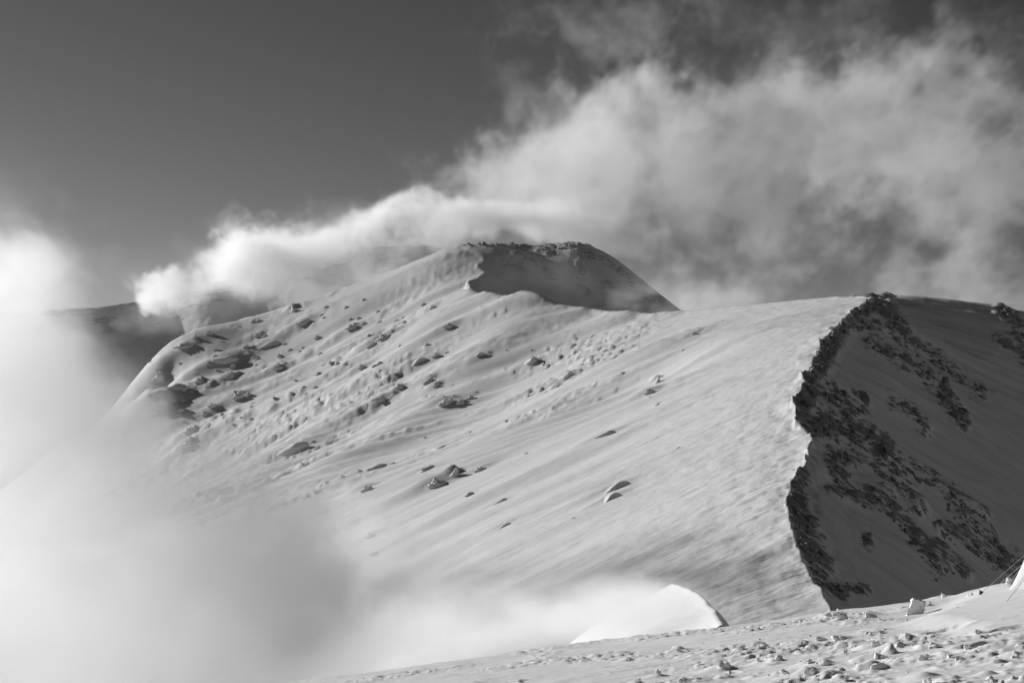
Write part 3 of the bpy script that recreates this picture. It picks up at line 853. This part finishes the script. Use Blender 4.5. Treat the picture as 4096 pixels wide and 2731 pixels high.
def put_lump(px, py, w, h, seed, label, group, tilt=0.25):
    p = fg_hit(px, py + h * 0.4)
    if p is None: return
    r = random.Random(seed)
    o = bpy.data.objects.new('snow_lump', LUMPS[seed % 12]); C.objects.link(o)
    k = p.y / F
    o.scale = (w * k * 0.56, w * k * 0.56 * r.uniform(.7, 1.3), h * k * 0.80)
    o.rotation_euler = (r.uniform(-tilt, tilt), r.uniform(-tilt, tilt), r.uniform(0, 6.28))
    o.location = p + Vector((0, 0, h * k * 0.10))
    tag(o, label, 'snow lump', group)
    return o

G_L = 'snow lumps on the near slope'
for i, (px, py, w, h, lab) in enumerate(NEAR):
    put_lump(px, py, w, h, 1000 + i, lab, G_L)

# the upright slab
p = fg_hit(914, 614); k = p.y / F
bm = bmesh.new()
bmesh.ops.create_cube(bm, size=1.0)
bmesh.ops.subdivide_edges(bm, edges=bm.edges[:], cuts=7, use_grid_fill=True)
for v in bm.verts:
    c = v.co
    q = perlin(np.array([c.x * 3 + 5]), np.array([c.z * 3 + c.y]), 71)[0]; q2 = perlin(np.array([c.x * 7]), np.array([c.z * 7 + 2 * c.y]), 72)[0]
    c.x += 0.10 * q + 0.16 * (c.z) + 0.03 * q2
    c.y += 0.25 * q2
    c.z += 0.10 * q - 0.18 * max(0, c.x - 0.1)
    c.x *= 14 * k; c.y *= 8 * k; c.z *= 19 * k
me = bpy.data.meshes.new('snow_slab'); bm.to_mesh(me); bm.free()
for f in me.polygons: f.use_smooth = True
me.set_sharp_from_angle(angle=math.radians(42)); me.materials.append(M_CHUNK)
o = bpy.data.objects.new('snow_slab', me); C.objects.link(o)
o.location = p + Vector((0.05, 0, 6 * k)); o.rotation_euler = (0.12, 0.16, -0.12)
tag(o, 'upright grey snow slab with a bright left edge left of the tent', 'snow slab')

# countless crumbs
def crumbs():
    r = np.random.default_rng(77)
    b, t = np.array(bmesh_ico(1)[0]), np.array(bmesh_ico(1)[1])
    V, Fc = [], []
    for i in range(260):
        if r.random() < 0.75:
            px, py = r.normal(860, 80), r.normal(642, 22)
        else:
            px, py = r.uniform(380, 1024), r.uniform(585, 690)
        p = fg_base_hit(px, py)
        if p is None: continue
        k = p[1] / F
        s = k * min(0.45 + r.gamma(1.1, 0.4), 2.0)
        v = b * (1 + 0.3 * r.standard_normal((len(b), 1)).clip(-1, 1)) * s * np.array([1.2, 1, .8])
        V.append(v + p); Fc.append(t + len(b) * (len(V) - 1))
    P = np.concatenate([v[:1] for v in V])
    V = np.array(V)
    cen = V.mean(1)
    V[:, :, 2] += (fg_height(cen[:, 0], cen[:, 1]) - cen[:, 2])[:, None]
    return V.reshape(-1, 3), np.concatenate(Fc)
_cy = np.linspace(20, 60, 500)
def fg_base_hit(px, py):
    x = (px - 512) / F * _cy
    i = np.where(HZ - fg_base(x, _cy) / _cy * F <= py)[0]
    if len(i) == 0: return None
    return np.array([x[i[0]], _cy[i[0]], 0.0])
v, f = crumbs()
cr = mesh_obj('snow_crumbs', v, f, M_CHUNK, smooth_shade=False)
tag(cr, 'countless small snow crumbs strewn over the near slope', kind='stuff')

# ------------------------------------------------------------------ tent at the right edge with its guy lines
M_TENT = plain('tent_fabric', 0.62, 0.8)
M_ROPE = plain('rope', 0.3, 0.8)
M_PEG = plain('peg', 0.02, 0.6)
DT = 52.0
def PT(px, py, d): return Vector(((px - 512) / F * d, d, (HZ - py) / F * d))
tb = PT(1078, 577, DT)                        # centre of the tent floor, outside the frame
tent = bpy.data.objects.new('tent', None); C.objects.link(tent); tent.location = tb
tag(tent, 'pale snow-dusted tent at the right edge held by guy lines', 'tent')
R0 = (1078 - 1009) / F * DT
vs, fs = [], []
nu, nv = 48, 16
for j in range(nv + 1):
    t = j / nv
    for i in range(nu):
        a = 2 * math.pi * i / nu
        seam = 1 - 0.05 * abs(math.sin(3 * a))
        rad = R0 * (1 - t) ** 0.62 * seam * (1 + .02 * math.sin(5 * a + 7 * t))
        vs.append((rad * math.cos(a), rad * 0.9 * math.sin(a), 1.9 * math.sin(t * math.pi / 2) ** 1.15 - 0.35))
for j in range(nv):
    for i in range(nu):
        fs.append((j * nu + i, j * nu + (i + 1) % nu, (j + 1) * nu + (i + 1) % nu, (j + 1) * nu + i))
shell = mesh_obj('shell', vs, fs, M_TENT, tent)

def tube(name, a, b, r, mat, parent, sag=0.0):
    pts = [a.lerp(b, t) - Vector((0, 0, sag * 4 * t * (1 - t))) for t in np.linspace(0, 1, 9)]
    vs, fs = [], []
    ax = (b - a).normalized(); s1 = ax.cross(Vector((0, 0, 1))).normalized(); s2 = ax.cross(s1)
    for p in pts:
        for i in range(6):
            an = i * math.pi / 3
            vs.append(p + s1 * r * math.cos(an) + s2 * r * math.sin(an) - parent.location)
    for j in range(len(pts) - 1):
        for i in range(6):
            fs.append((j * 6 + i, j * 6 + (i + 1) % 6, (j + 1) * 6 + (i + 1) % 6, (j + 1) * 6 + i))
    return mesh_obj(name, vs, fs, mat, parent)

pegp = fg_hit(979.6, 594) or PT(979.6, 594, 48)
top1 = tb + Vector((-R0 * 0.45, -0.2, 1.45))
for (ex, ey, topx, topy, dtop) in [(979.6, 594, 1040, 541, 51.4), (997.5, 586, 1040, 548, 51.6), (1006, 586, 1030, 557, 51.2), (1008.5, 586, 1032, 557, 51.8), (1007, 601, 1034, 566, 50.6)]:
    e = fg_hit(ex, ey)
    if e is None: e = PT(ex, ey, 50)
    tube('guy_line', PT(topx, topy, dtop), e + Vector((0, 0, 0.01)), 0.0065, M_ROPE, tent)
# the anchor peg at the end of the longest line, and a dark clip on the tent wall
def wedge(name, c, s, mat, parent, rot=0.4):
    bm = bmesh.new(); bmesh.ops.create_cone(bm, segments=5, radius1=s, radius2=s * 0.25, depth=s * 1.6, cap_ends=True)
    bmesh.ops.rotate(bm, verts=bm.verts, cent=(0, 0, 0), matrix=Matrix.Rotation(math.pi + rot, 3, 'Y'))
    bmesh.ops.bevel(bm, geom=bm.edges[:], offset=s * 0.12, segments=1, affect='EDGES')
    bmesh.ops.translate(bm, verts=bm.verts, vec=c - parent.location)
    me = bpy.data.meshes.new(name); bm.to_mesh(me); bm.free(); me.materials.append(mat)
    o = bpy.data.objects.new(name, me); C.objects.link(o); o.parent = parent
    return o
wedge('peg', pegp + Vector((0.02, -0.02, 0.04)), 0.075, M_PEG, tent)
wedge('clip', PT(1014.5, 561, DT - .3), 0.06, M_PEG, tent, 0.1)

# ------------------------------------------------------------------ clouds and mist: real volumes filled from a voxel field
def cloud_material(name, aniso, dens):
    m = bpy.data.materials.new(name)
    nt, N, L = nodes(m)
    for n in list(N):
        if n.type == 'BSDF_PRINCIPLED': N.remove(n)
    out = [n for n in N if n.type == 'OUTPUT_MATERIAL'][0]
    pv = N.new('ShaderNodeVolumePrincipled')
    pv.inputs['Color'].default_value = (0.995, 0.995, 0.995, 1)
    pv.inputs['Anisotropy'].default_value = aniso
    pv.inputs['Density'].default_value = dens / 400.0
    pv.inputs['Density Attribute'].default_value = 'density'
    L.new(pv.outputs[0], out.inputs['Volume'])
    return m

def volume_obj(name, lo, hi, res, fn, mat):
    """fn(x, y, z) -> extinction per metre on a res[0] x res[1] x res[2] lattice; built as a volume by a Volume Cube node"""
    nx, ny, nz = res
    xs = np.linspace(lo[0], hi[0], nx, dtype=np.float32); ys = np.linspace(lo[1], hi[1], ny, dtype=np.float32); zs = np.linspace(lo[2], hi[2], nz, dtype=np.float32)
    gx, gy_, gz = np.meshgrid(xs, ys, zs, indexing='ij')
    d = np.clip(fn(gx, gy_, gz), 0, None).astype(np.float32)
    d[0] = 0; d[-1] = 0; d[:, 0] = 0; d[:, -1] = 0; d[:, :, 0] = 0; d[:, :, -1] = 0
    me = bpy.data.meshes.new(name)
    me.vertices.add(nx * ny * nz)
    co = np.stack([gx, gy_, gz], -1).reshape(-1, 3).astype(np.float32)
    me.vertices.foreach_set('co', co.ravel())
    a = me.attributes.new('rho', 'FLOAT', 'POINT'); a.data.foreach_set('value', d.ravel() * 400.0)   # well above the voxel clipping limit
    me.materials.append(mat)
    o = bpy.data.objects.new(name, me); C.objects.link(o)
    ng = bpy.data.node_groups.new(name + '_field', 'GeometryNodeTree')
    ng.interface.new_socket('Geometry', in_out='INPUT', socket_type='NodeSocketGeometry')
    ng.interface.new_socket('Geometry', in_out='OUTPUT', socket_type='NodeSocketGeometry')
    N, L = ng.nodes, ng.links
    gi = N.new('NodeGroupInput'); go = N.new('NodeGroupOutput')
    pos = N.new('GeometryNodeInputPosition')
    v1 = N.new('ShaderNodeVectorMath'); v1.operation = 'SUBTRACT'; v1.inputs[1].default_value = lo
    v2 = N.new('ShaderNodeVectorMath'); v2.operation = 'MULTIPLY'
    v2.inputs[1].default_value = [(r - 1) / (h - l) for r, l, h in zip(res, lo, hi)]
    v3 = N.new('ShaderNodeVectorMath'); v3.operation = 'ADD'; v3.inputs[1].default_value = (0.5, 0.5, 0.5)
    v4 = N.new('ShaderNodeVectorMath'); v4.operation = 'FLOOR'
    v5 = N.new('ShaderNodeVectorMath'); v5.operation = 'DOT_PRODUCT'; v5.inputs[1].default_value = (ny * nz, nz, 1)
    L.new(pos.outputs[0], v1.inputs[0]); L.new(v1.outputs[0], v2.inputs[0]); L.new(v2.outputs[0], v3.inputs[0]); L.new(v3.outputs[0], v4.inputs[0]); L.new(v4.outputs[0], v5.inputs[0])
    na = N.new('GeometryNodeInputNamedAttribute'); na.data_type = 'FLOAT'; na.inputs['Name'].default_value = 'rho'
    si = N.new('GeometryNodeSampleIndex'); si.data_type = 'FLOAT'; si.domain = 'POINT'; si.clamp = True
    L.new(gi.outputs[0], si.inputs['Geometry']); L.new(na.outputs[0], si.inputs['Value']); L.new(v5.outputs['Value'], si.inputs['Index'])
    vc = N.new('GeometryNodeVolumeCube')
    vc.inputs['Min'].default_value = lo; vc.inputs['Max'].default_value = hi
    vc.inputs['Resolution X'].default_value = nx; vc.inputs['Resolution Y'].default_value = ny; vc.inputs['Resolution Z'].default_value = nz
    L.new(si.outputs[0], vc.inputs['Density'])
    sm = N.new('GeometryNodeSetMaterial'); sm.inputs['Material'].default_value = mat
    L.new(vc.outputs[0], sm.inputs[0]); L.new(sm.outputs[0], go.inputs[0])
    md = o.modifiers.new('field', 'NODES'); md.node_group = ng
    return o

# index precision: floats hold integers exactly up to 16.7 million, so keep every lattice below that

def sdf_map(poly, u0, u1, v0, v1, n=(260, 200)):
    """signed distance (positive inside) to an outline, sampled on a lattice and read back bilinearly"""
    U = np.linspace(u0, u1, n[0]); V = np.linspace(v0, v1, n[1])
    uu, vv = np.meshgrid(U, V, indexing='ij')
    P = np.array(poly, float); Q = np.roll(P, -1, 0)
    best = np.full(uu.shape, 1e9); inside = np.zeros(uu.shape, bool)
    for (x0, y0), (x1, y1) in zip(P, Q):
        vx, vy = x1 - x0, y1 - y0
        t = np.clip(((uu - x0) * vx + (vv - y0) * vy) / (vx * vx + vy * vy + 1e-9), 0, 1)
        best = np.minimum(best, np.hypot(uu - x0 - t * vx, vv - y0 - t * vy))
        c = ((y0 > vv) != (y1 > vv)) & (uu < (x1 - x0) * (vv - y0) / (y1 - y0 + 1e-12) + x0)
        inside ^= c
    M = np.where(inside, best, -best)
    return bil(M, u0, u1, v0, v1)

def bil(M, u0, u1, v0, v1):
    n0, n1 = M.shape
    def ev(u, v):
        a = np.clip((u - u0) / (u1 - u0) * (n0 - 1), 0, n0 - 1.001); b = np.clip((v - v0) / (v1 - v0) * (n1 - 1), 0, n1 - 1.001)
        i, j = a.astype(np.int32), b.astype(np.int32); fa, fb = a - i, b - j
        return (M[i, j] * (1 - fa) + M[i + 1, j] * fa) * (1 - fb) + (M[i, j + 1] * (1 - fa) + M[i + 1, j + 1] * fa) * fb
    return ev

def blobs(lst, u0, u1, v0, v1, n=(240, 180)):
    """a smooth map made of soft ellipses (u, v, ru, rv, value)"""
    U = np.linspace(u0, u1, n[0]); V = np.linspace(v0, v1, n[1])
    uu, vv = np.meshgrid(U, V, indexing='ij')
    M = np.zeros(uu.shape)
    for u, v, ru, rv, a in lst:
        M += a * np.exp(-((uu - u) / ru) ** 2 - ((vv - v) / rv) ** 2)
    return bil(M, u0, u1, v0, v1)

# --- the big cloud bank behind the right shoulder (about 4 km off)
D1 = 4000.0
k1 = D1 / F
def P1(px, py): return ((px - 512) * k1, (HZ - py) * k1)
bank_poly = [P1(*p) for p in [(405, 190), (422, 152), (462, 134), (520, 114), (562, 98), (600, 84), (632, 70), (680, 61), (722, 69), (772, 58), (832, 51), (868, 56), (890, 37), (930, 46), (982, 60), (1012, 92), (1100, 110),
                            (1220, 120), (1220, 420), (520, 420), (470, 330), (430, 240)]]
X0, X1, Z0, Z1 = P1(370, 0)[0], P1(1190, 0)[0], P1(0, 380)[1], P1(0, 18)[1]
bank_sdf = sdf_map(bank_poly, X0, X1, Z0, Z1)
bank_thick = blobs([P1(a, b) + (ra * k1, rb * k1, v) for a, b, ra, rb, v in
    [(640, 130, 150, 60, .9), (800, 110, 120, 60, .9), (930, 95, 90, 55, .8), (1000, 130, 50, 50, .5), (560, 175, 70, 40, .6), (720, 200, 140, 50, .45), (600, 225, 110, 22, .5), (880, 190, 140, 60, .5), (960, 265, 90, 40, .65), (700, 260, 90, 40, .25), (800, 290, 100, 25, .35),
     (455, 165, 45, 26, .75), (435, 185, 34, 16, .45), (520, 150, 60, 30, .4), (905, 205, 25, 22, -.4), (1000, 215, 25, 25, -.25), (670, 255, 30, 12, -.3), (730, 245, 35, 16, -.2), (840, 225, 40, 20, -.25), (700, 304, 70, 12, .55), (640, 288, 40, 12, -.15)]], X0, X1, Z0, Z1)

def bank_density(x, y, z):
    wx = 60 * samp3(TILE, x / 1300, y / 1300, z / 1300 + .3); wz = 60 * samp3(TILE, x / 1300 + .5, y / 1300 + .2, z / 1300)
    n = samp3(TILE, (x + .5 * wx) / 760, y / 1900, (z + .5 * wz) / 620)
    nf = samp3(TILEF, x / 640 + .1, y / 1900, z / 520 + .7)
    nf = nf + .55 * samp3(TILEF, x / 230 + .6, y / 900 + .3, z / 200)
    m = bank_sdf(x + wx * .4, z + wz * .4) / 70.0
    t = bank_thick(x + wx * .8, z + wz * .8)
    prof = np.exp(-((y - D1 - 90 * n) / 170.0) ** 2)
    e = smooth(0.0, .42, m * .8 + .20 * n + .22 * nf) * smooth(-.25, .5, n * .45 + nf * .36 + 2.0 * t - .75)
    return e * prof * np.clip(.10 + t + .20 * nf + .14 * n, .03, 1.2) * 0.0031

bank = volume_obj('cloud_bank', (X0, 3640, Z0), (X1, 4360, Z1), (350, 40, 160), bank_density, cloud_material('cloud_bank', 0.35, 1.0))
tag(bank, 'broad grey-white cloud bank billowing behind the mountain at the right', kind='stuff')

# --- thin torn clouds high up (about 5 km off)
D2c = 5000.0
k2 = D2c / F
def P2c(px, py): return ((px - 512) * k2, (HZ - py) * k2)
XA, XB, ZA, ZB = P2c(430, 0)[0], P2c(1200, 0)[0], P2c(0, 112)[1], P2c(0, -40)[1]
wisp_map = blobs([P2c(a, b) + (ra * k2, rb * k2, v) for a, b, ra, rb, v in
    [(478, 23, 22, 8, .5), (535, 15, 30, 12, .6), (600, 12, 50, 22, .9), (645, 26, 34, 22, .75), (690, 14, 60, 20, .8), (740, 34, 30, 14, .35), (800, 26, 60, 20, .6), (860, 18, 40, 18, .4), (990, 25, 50, 26, .6), (940, 12, 40, 12, .3), (1100, 40, 70, 40, .6)]], XA, XB, ZA, ZB)
def wisp_density(x, y, z):
    wx = 60 * samp3(TILE, x / 900, y / 900, z / 900 + .1); wz = 60 * samp3(TILE, x / 900 + .4, y / 900 + .2, z / 900)
    n = samp3(TILE, (x + wx) / 700, y / 1500 + .5, (z + wz) / 480)
    nf = samp3(TILEF, (x + wx) / 520 + .2, y / 1500, (z + wz) / 360 + .4)
    t = wisp_map(x + wx, z + wz)
    return smooth(0.0, 1.0, t + .40 * n + .28 * nf - .32) * np.clip(t, 0, 1) * np.exp(-((y - D2c) / 110) ** 2) * 0.0013
high = volume_obj('high_cloud', (XA, 4760, ZA), (XB, 5240, ZB), (230, 24, 56), wisp_density, cloud_material('high_cloud', 0.3, 1.0))
tag(high, 'thin torn dark grey cloud wisps along the top of the sky', kind='stuff')

# --- banner cloud pouring over the left ridge (about 2.7 km off)
D3c = 2620.0
k3 = D3c / F
def P3c(px, py): return ((px - 512) * k3, (HZ - py) * k3)
banner_poly = [P3c(*p) for p in [(132, 304), (138, 286), (160, 280), (176, 268), (196, 262), (216, 258), (228, 244), (246, 234), (262, 229), (285, 231), (302, 227), (332, 222), (380, 213), (440, 206), (500, 202), (545, 203), (600, 212), (660, 232), (660, 250), (560, 236), (480, 234), (430, 246), (400, 262),
                              (360, 300), (300, 312), (250, 296), (222, 284), (216, 276), (180, 292), (150, 302)]]
XC, XD, ZC, ZD = P3c(112, 0)[0], P3c(680, 0)[0], P3c(0, 330)[1], P3c(0, 185)[1]
banner_sdf = sdf_map(banner_poly, XC, XD, ZC, ZD, (320, 140))
banner_thick = blobs([P3c(a, b) + (ra * k3, rb * k3, v) for a, b, ra, rb, v in
    [(145, 294, 14, 10, 1.0), (180, 284, 26, 9, 1.1), (250, 255, 32, 24, 1.5), (262, 240, 22, 14, 1.0), (310, 240, 40, 14, 1.0), (380, 224, 50, 11, .9), (440, 214, 60, 9, .6), (520, 212, 60, 10, .35), (600, 222, 50, 10, .25), (345, 268, 24, 14, .5), (420, 232, 60, 18, .35), (490, 222, 60, 14, .4), (570, 222, 60, 16, .4), (630, 240, 40, 14, .3), (330, 290, 60, 12, .22), (205, 262, 22, 8, .35)]], XC, XD, ZC, ZD)
veil_map = blobs([P3c(a, b) + (ra * k3, rb * k3, v) for a, b, ra, rb, v in [(250, 300, 150, 34, .05), (380, 262, 90, 24, .06), (120, 330, 60, 30, .04)]], XC, XD, ZC, ZD)
def banner_density(x, y, z):
    wx = 16 * samp3(TILE, x / 420, y / 420, z / 420 + .15); wz = 16 * samp3(TILE, x / 420 + .35, y / 420 + .2, z / 420)
    n = samp3(TILE, (x + wx) / 360, y / 900 + .5, (z + wz) / 260)
    nf = samp3(TILEF, (x + wx) / 210 + .2, y / 900, (z + wz) / 170 + .4)
    m = banner_sdf(x + .5 * wx, z + .5 * wz) / 14.0
    t = banner_thick(x + wx, z + wz)
    return (smooth(-.05, .6, m * .8 + (.26 - .14 * smooth(-300, -100, x)) * n + (.22 - .12 * smooth(-300, -100, x)) * nf + .12) * np.clip(t + .16 * n + .12 * nf, 0, 1.6) + veil_map(x, z) * np.clip(1 + .5 * n, .2, 2)) * np.exp(-((y - D3c - 20 * n) / 75) ** 2) * 0.03
banner = volume_obj('banner_cloud', (XC, 2440, ZC), (XD, 2800, ZD), (290, 50, 76), banner_density, cloud_material('banner_cloud', 0.45, 1.0))
tag(banner, 'bright banner cloud pouring along the left ridge up to the summit', kind='stuff')

# --- mist welling up from the valley between the camera and the mountain (about 250 to 600 m off)
D4 = 400.0
k4 = D4 / F
def P4(px, py): return ((px - 512) * k4, (HZ - py) * k4)
XE, XF, ZE, ZF = P4(-420, 0)[0], P4(560, 0)[0], P4(0, 760)[1], P4(0, 168)[1]
mist_poly = [P4(*p) for p in [(-420, 480), (-240, 420), (-190, 300), (-120, 210), (0, 196), (30, 200), (62, 210), (60, 250), (78, 302), (104, 322), (122, 350), (140, 392), (160, 436), (215, 464), (272, 486), (326, 480), (356, 498), (370, 540), (392, 592), (425, 590), (470, 605), (500, 640), (520, 690),
                            (540, 900), (-420, 900)]]
mist_sdf = sdf_map(mist_poly, XE, XF, ZE, ZF)
mist_thick = blobs([P4(a, b) + (ra * k4, rb * k4, v) for a, b, ra, rb, v in
    [(-270, 560, 100, 100, 1.0), (-20, 400, 90, 85, 1.0), (70, 430, 70, 60, .9), (5, 288, 46, 46, .75), (25, 225, 45, 28, .22), (-70, 280, 60, 50, .25), (130, 520, 130, 55, .8), (280, 550, 90, 50, .55), (160, 640, 200, 90, .9), (350, 640, 90, 60, .6), (460, 650, 60, 40, .4), (430, 605, 50, 34, .4), (400, 700, 200, 45, .8)]], XE, XF, ZE, ZF)  # first ellipse: unseen mist left of frame, added to shade the lower mist
def mist_density(x, y, z):
    s = D4 / np.maximum(y, 150.0)            # the sheet spreads with distance
    xs_, zs_ = x * (0.35 + 0.65 * s), z * (0.35 + 0.65 * s)
    wx = 5 * samp3(TILE, x / 170, y / 170, z / 170 + .15); wz = 5 * samp3(TILE, x / 170 + .35, y / 170 + .2, z / 170)
    n = samp3(TILE, (x + wx) / 130, y / 420 + .5, (z + wz) / 120)
    nf = samp3(TILEF, (x + wx) / 80 + .2, y / 420, (z + wz) / 80 + .4)
    m = mist_sdf(xs_ + wx, zs_ + wz) / 9.0
    t = mist_thick(xs_ + wx, zs_ + wz)
    low = smooth(10, -20, z)
    return smooth(-.3, .9, m * .5 + .28 * n + .2 * nf) * np.clip(t * (1 + (.5 + .4 * smooth(40, 60, z)) * n + (.45 + .45 * smooth(40, 60, z)) * nf), .0, 2) * np.exp(-((y - D4 - 8 * n) / (60 + 50 * low)) ** 2) * 0.032
mist = volume_obj('valley_mist', (XE, 260, ZE), (XF, 560, ZF), (310, 56, 190), mist_density, cloud_material('valley_mist', 0.33, 1.0))
tag(mist, 'bright mist welling up out of the valley at the left', kind='stuff')

# --- spindrift hanging just behind the near crest (70 to 125 m off)
D5 = 86.0
k5 = D5 / F
def P5(px, py): return ((px - 512) * k5, (HZ - py) * k5)
XG, XH, ZG, ZH = P5(250, 0)[0], P5(712, 0)[0], P5(0, 720)[1], P5(0, 555)[1]
drift_map = blobs([P5(a, b) + (ra * k5, rb * k5, v) for a, b, ra, rb, v in [(430, 655, 80, 34, .5), (420, 612, 60, 28, .5), (500, 622, 80, 30, .8), (560, 615, 70, 26, .9), (615, 606, 44, 22, 1.5), (655, 603, 30, 18, 1.7), (350, 690, 80, 40, .4)]], XG, XH, ZG, ZH)
def drift_density(x, y, z):
    n = samp3(TILE, x / 30, y / 60 + .5, z / 20); nf = samp3(TILEF, x / 14, y / 30 + .5, z / 9)
    t = drift_map(x, z)
    return np.clip(t - .10, 0, 2.5) * np.clip(1 + .4 * n + .3 * nf, 0, 2) * np.exp(-((y - D5) / 11) ** 2) * 0.08
sd = volume_obj('spindrift', (XG, 62, ZG), (XH, 112, ZH), (120, 30, 56), drift_density, cloud_material('spindrift', 0.12, 1.0))
tag(sd, 'drifting spindrift just behind the near slope crest', kind='stuff')

# --- snow blown off the saddle in front of the summit face (about 1.8 km off)
D6 = 1800.0
k6 = D6 / F
def P6(px, py): return ((px - 512) * k6, (HZ - py) * k6)
XI, XJ, ZI, ZJ = P6(462, 0)[0], P6(800, 0)[0], P6(0, 345)[1], P6(0, 232)[1]
plume_map = blobs([P6(a, b) + (ra * k6, rb * k6, v) for a, b, ra, rb, v in [(695, 306, 56, 10, .9), (645, 300, 40, 15, .7), (565, 278, 75, 36, .10), (740, 300, 30, 8, .4)]], XI, XJ, ZI, ZJ)
def plume_density(x, y, z):
    n = samp3(TILE, x / 220, y / 500 + .5, z / 110); nf = samp3(TILEF, x / 110, y / 400 + .5, z / 60)
    return plume_map(x, z) * np.clip(1 + .5 * n + .4 * nf, 0, 2.4) * np.exp(-((y - D6) / 55) ** 2) * 0.007
bs = volume_obj('blowing_snow', (XI, 1660, ZI), (XJ, 1940, ZJ), (130, 24, 50), plume_density, cloud_material('blowing_snow', 0.4, 1.0))
tag(bs, 'blowing snow smoking off the saddle in front of the summit', kind='stuff')
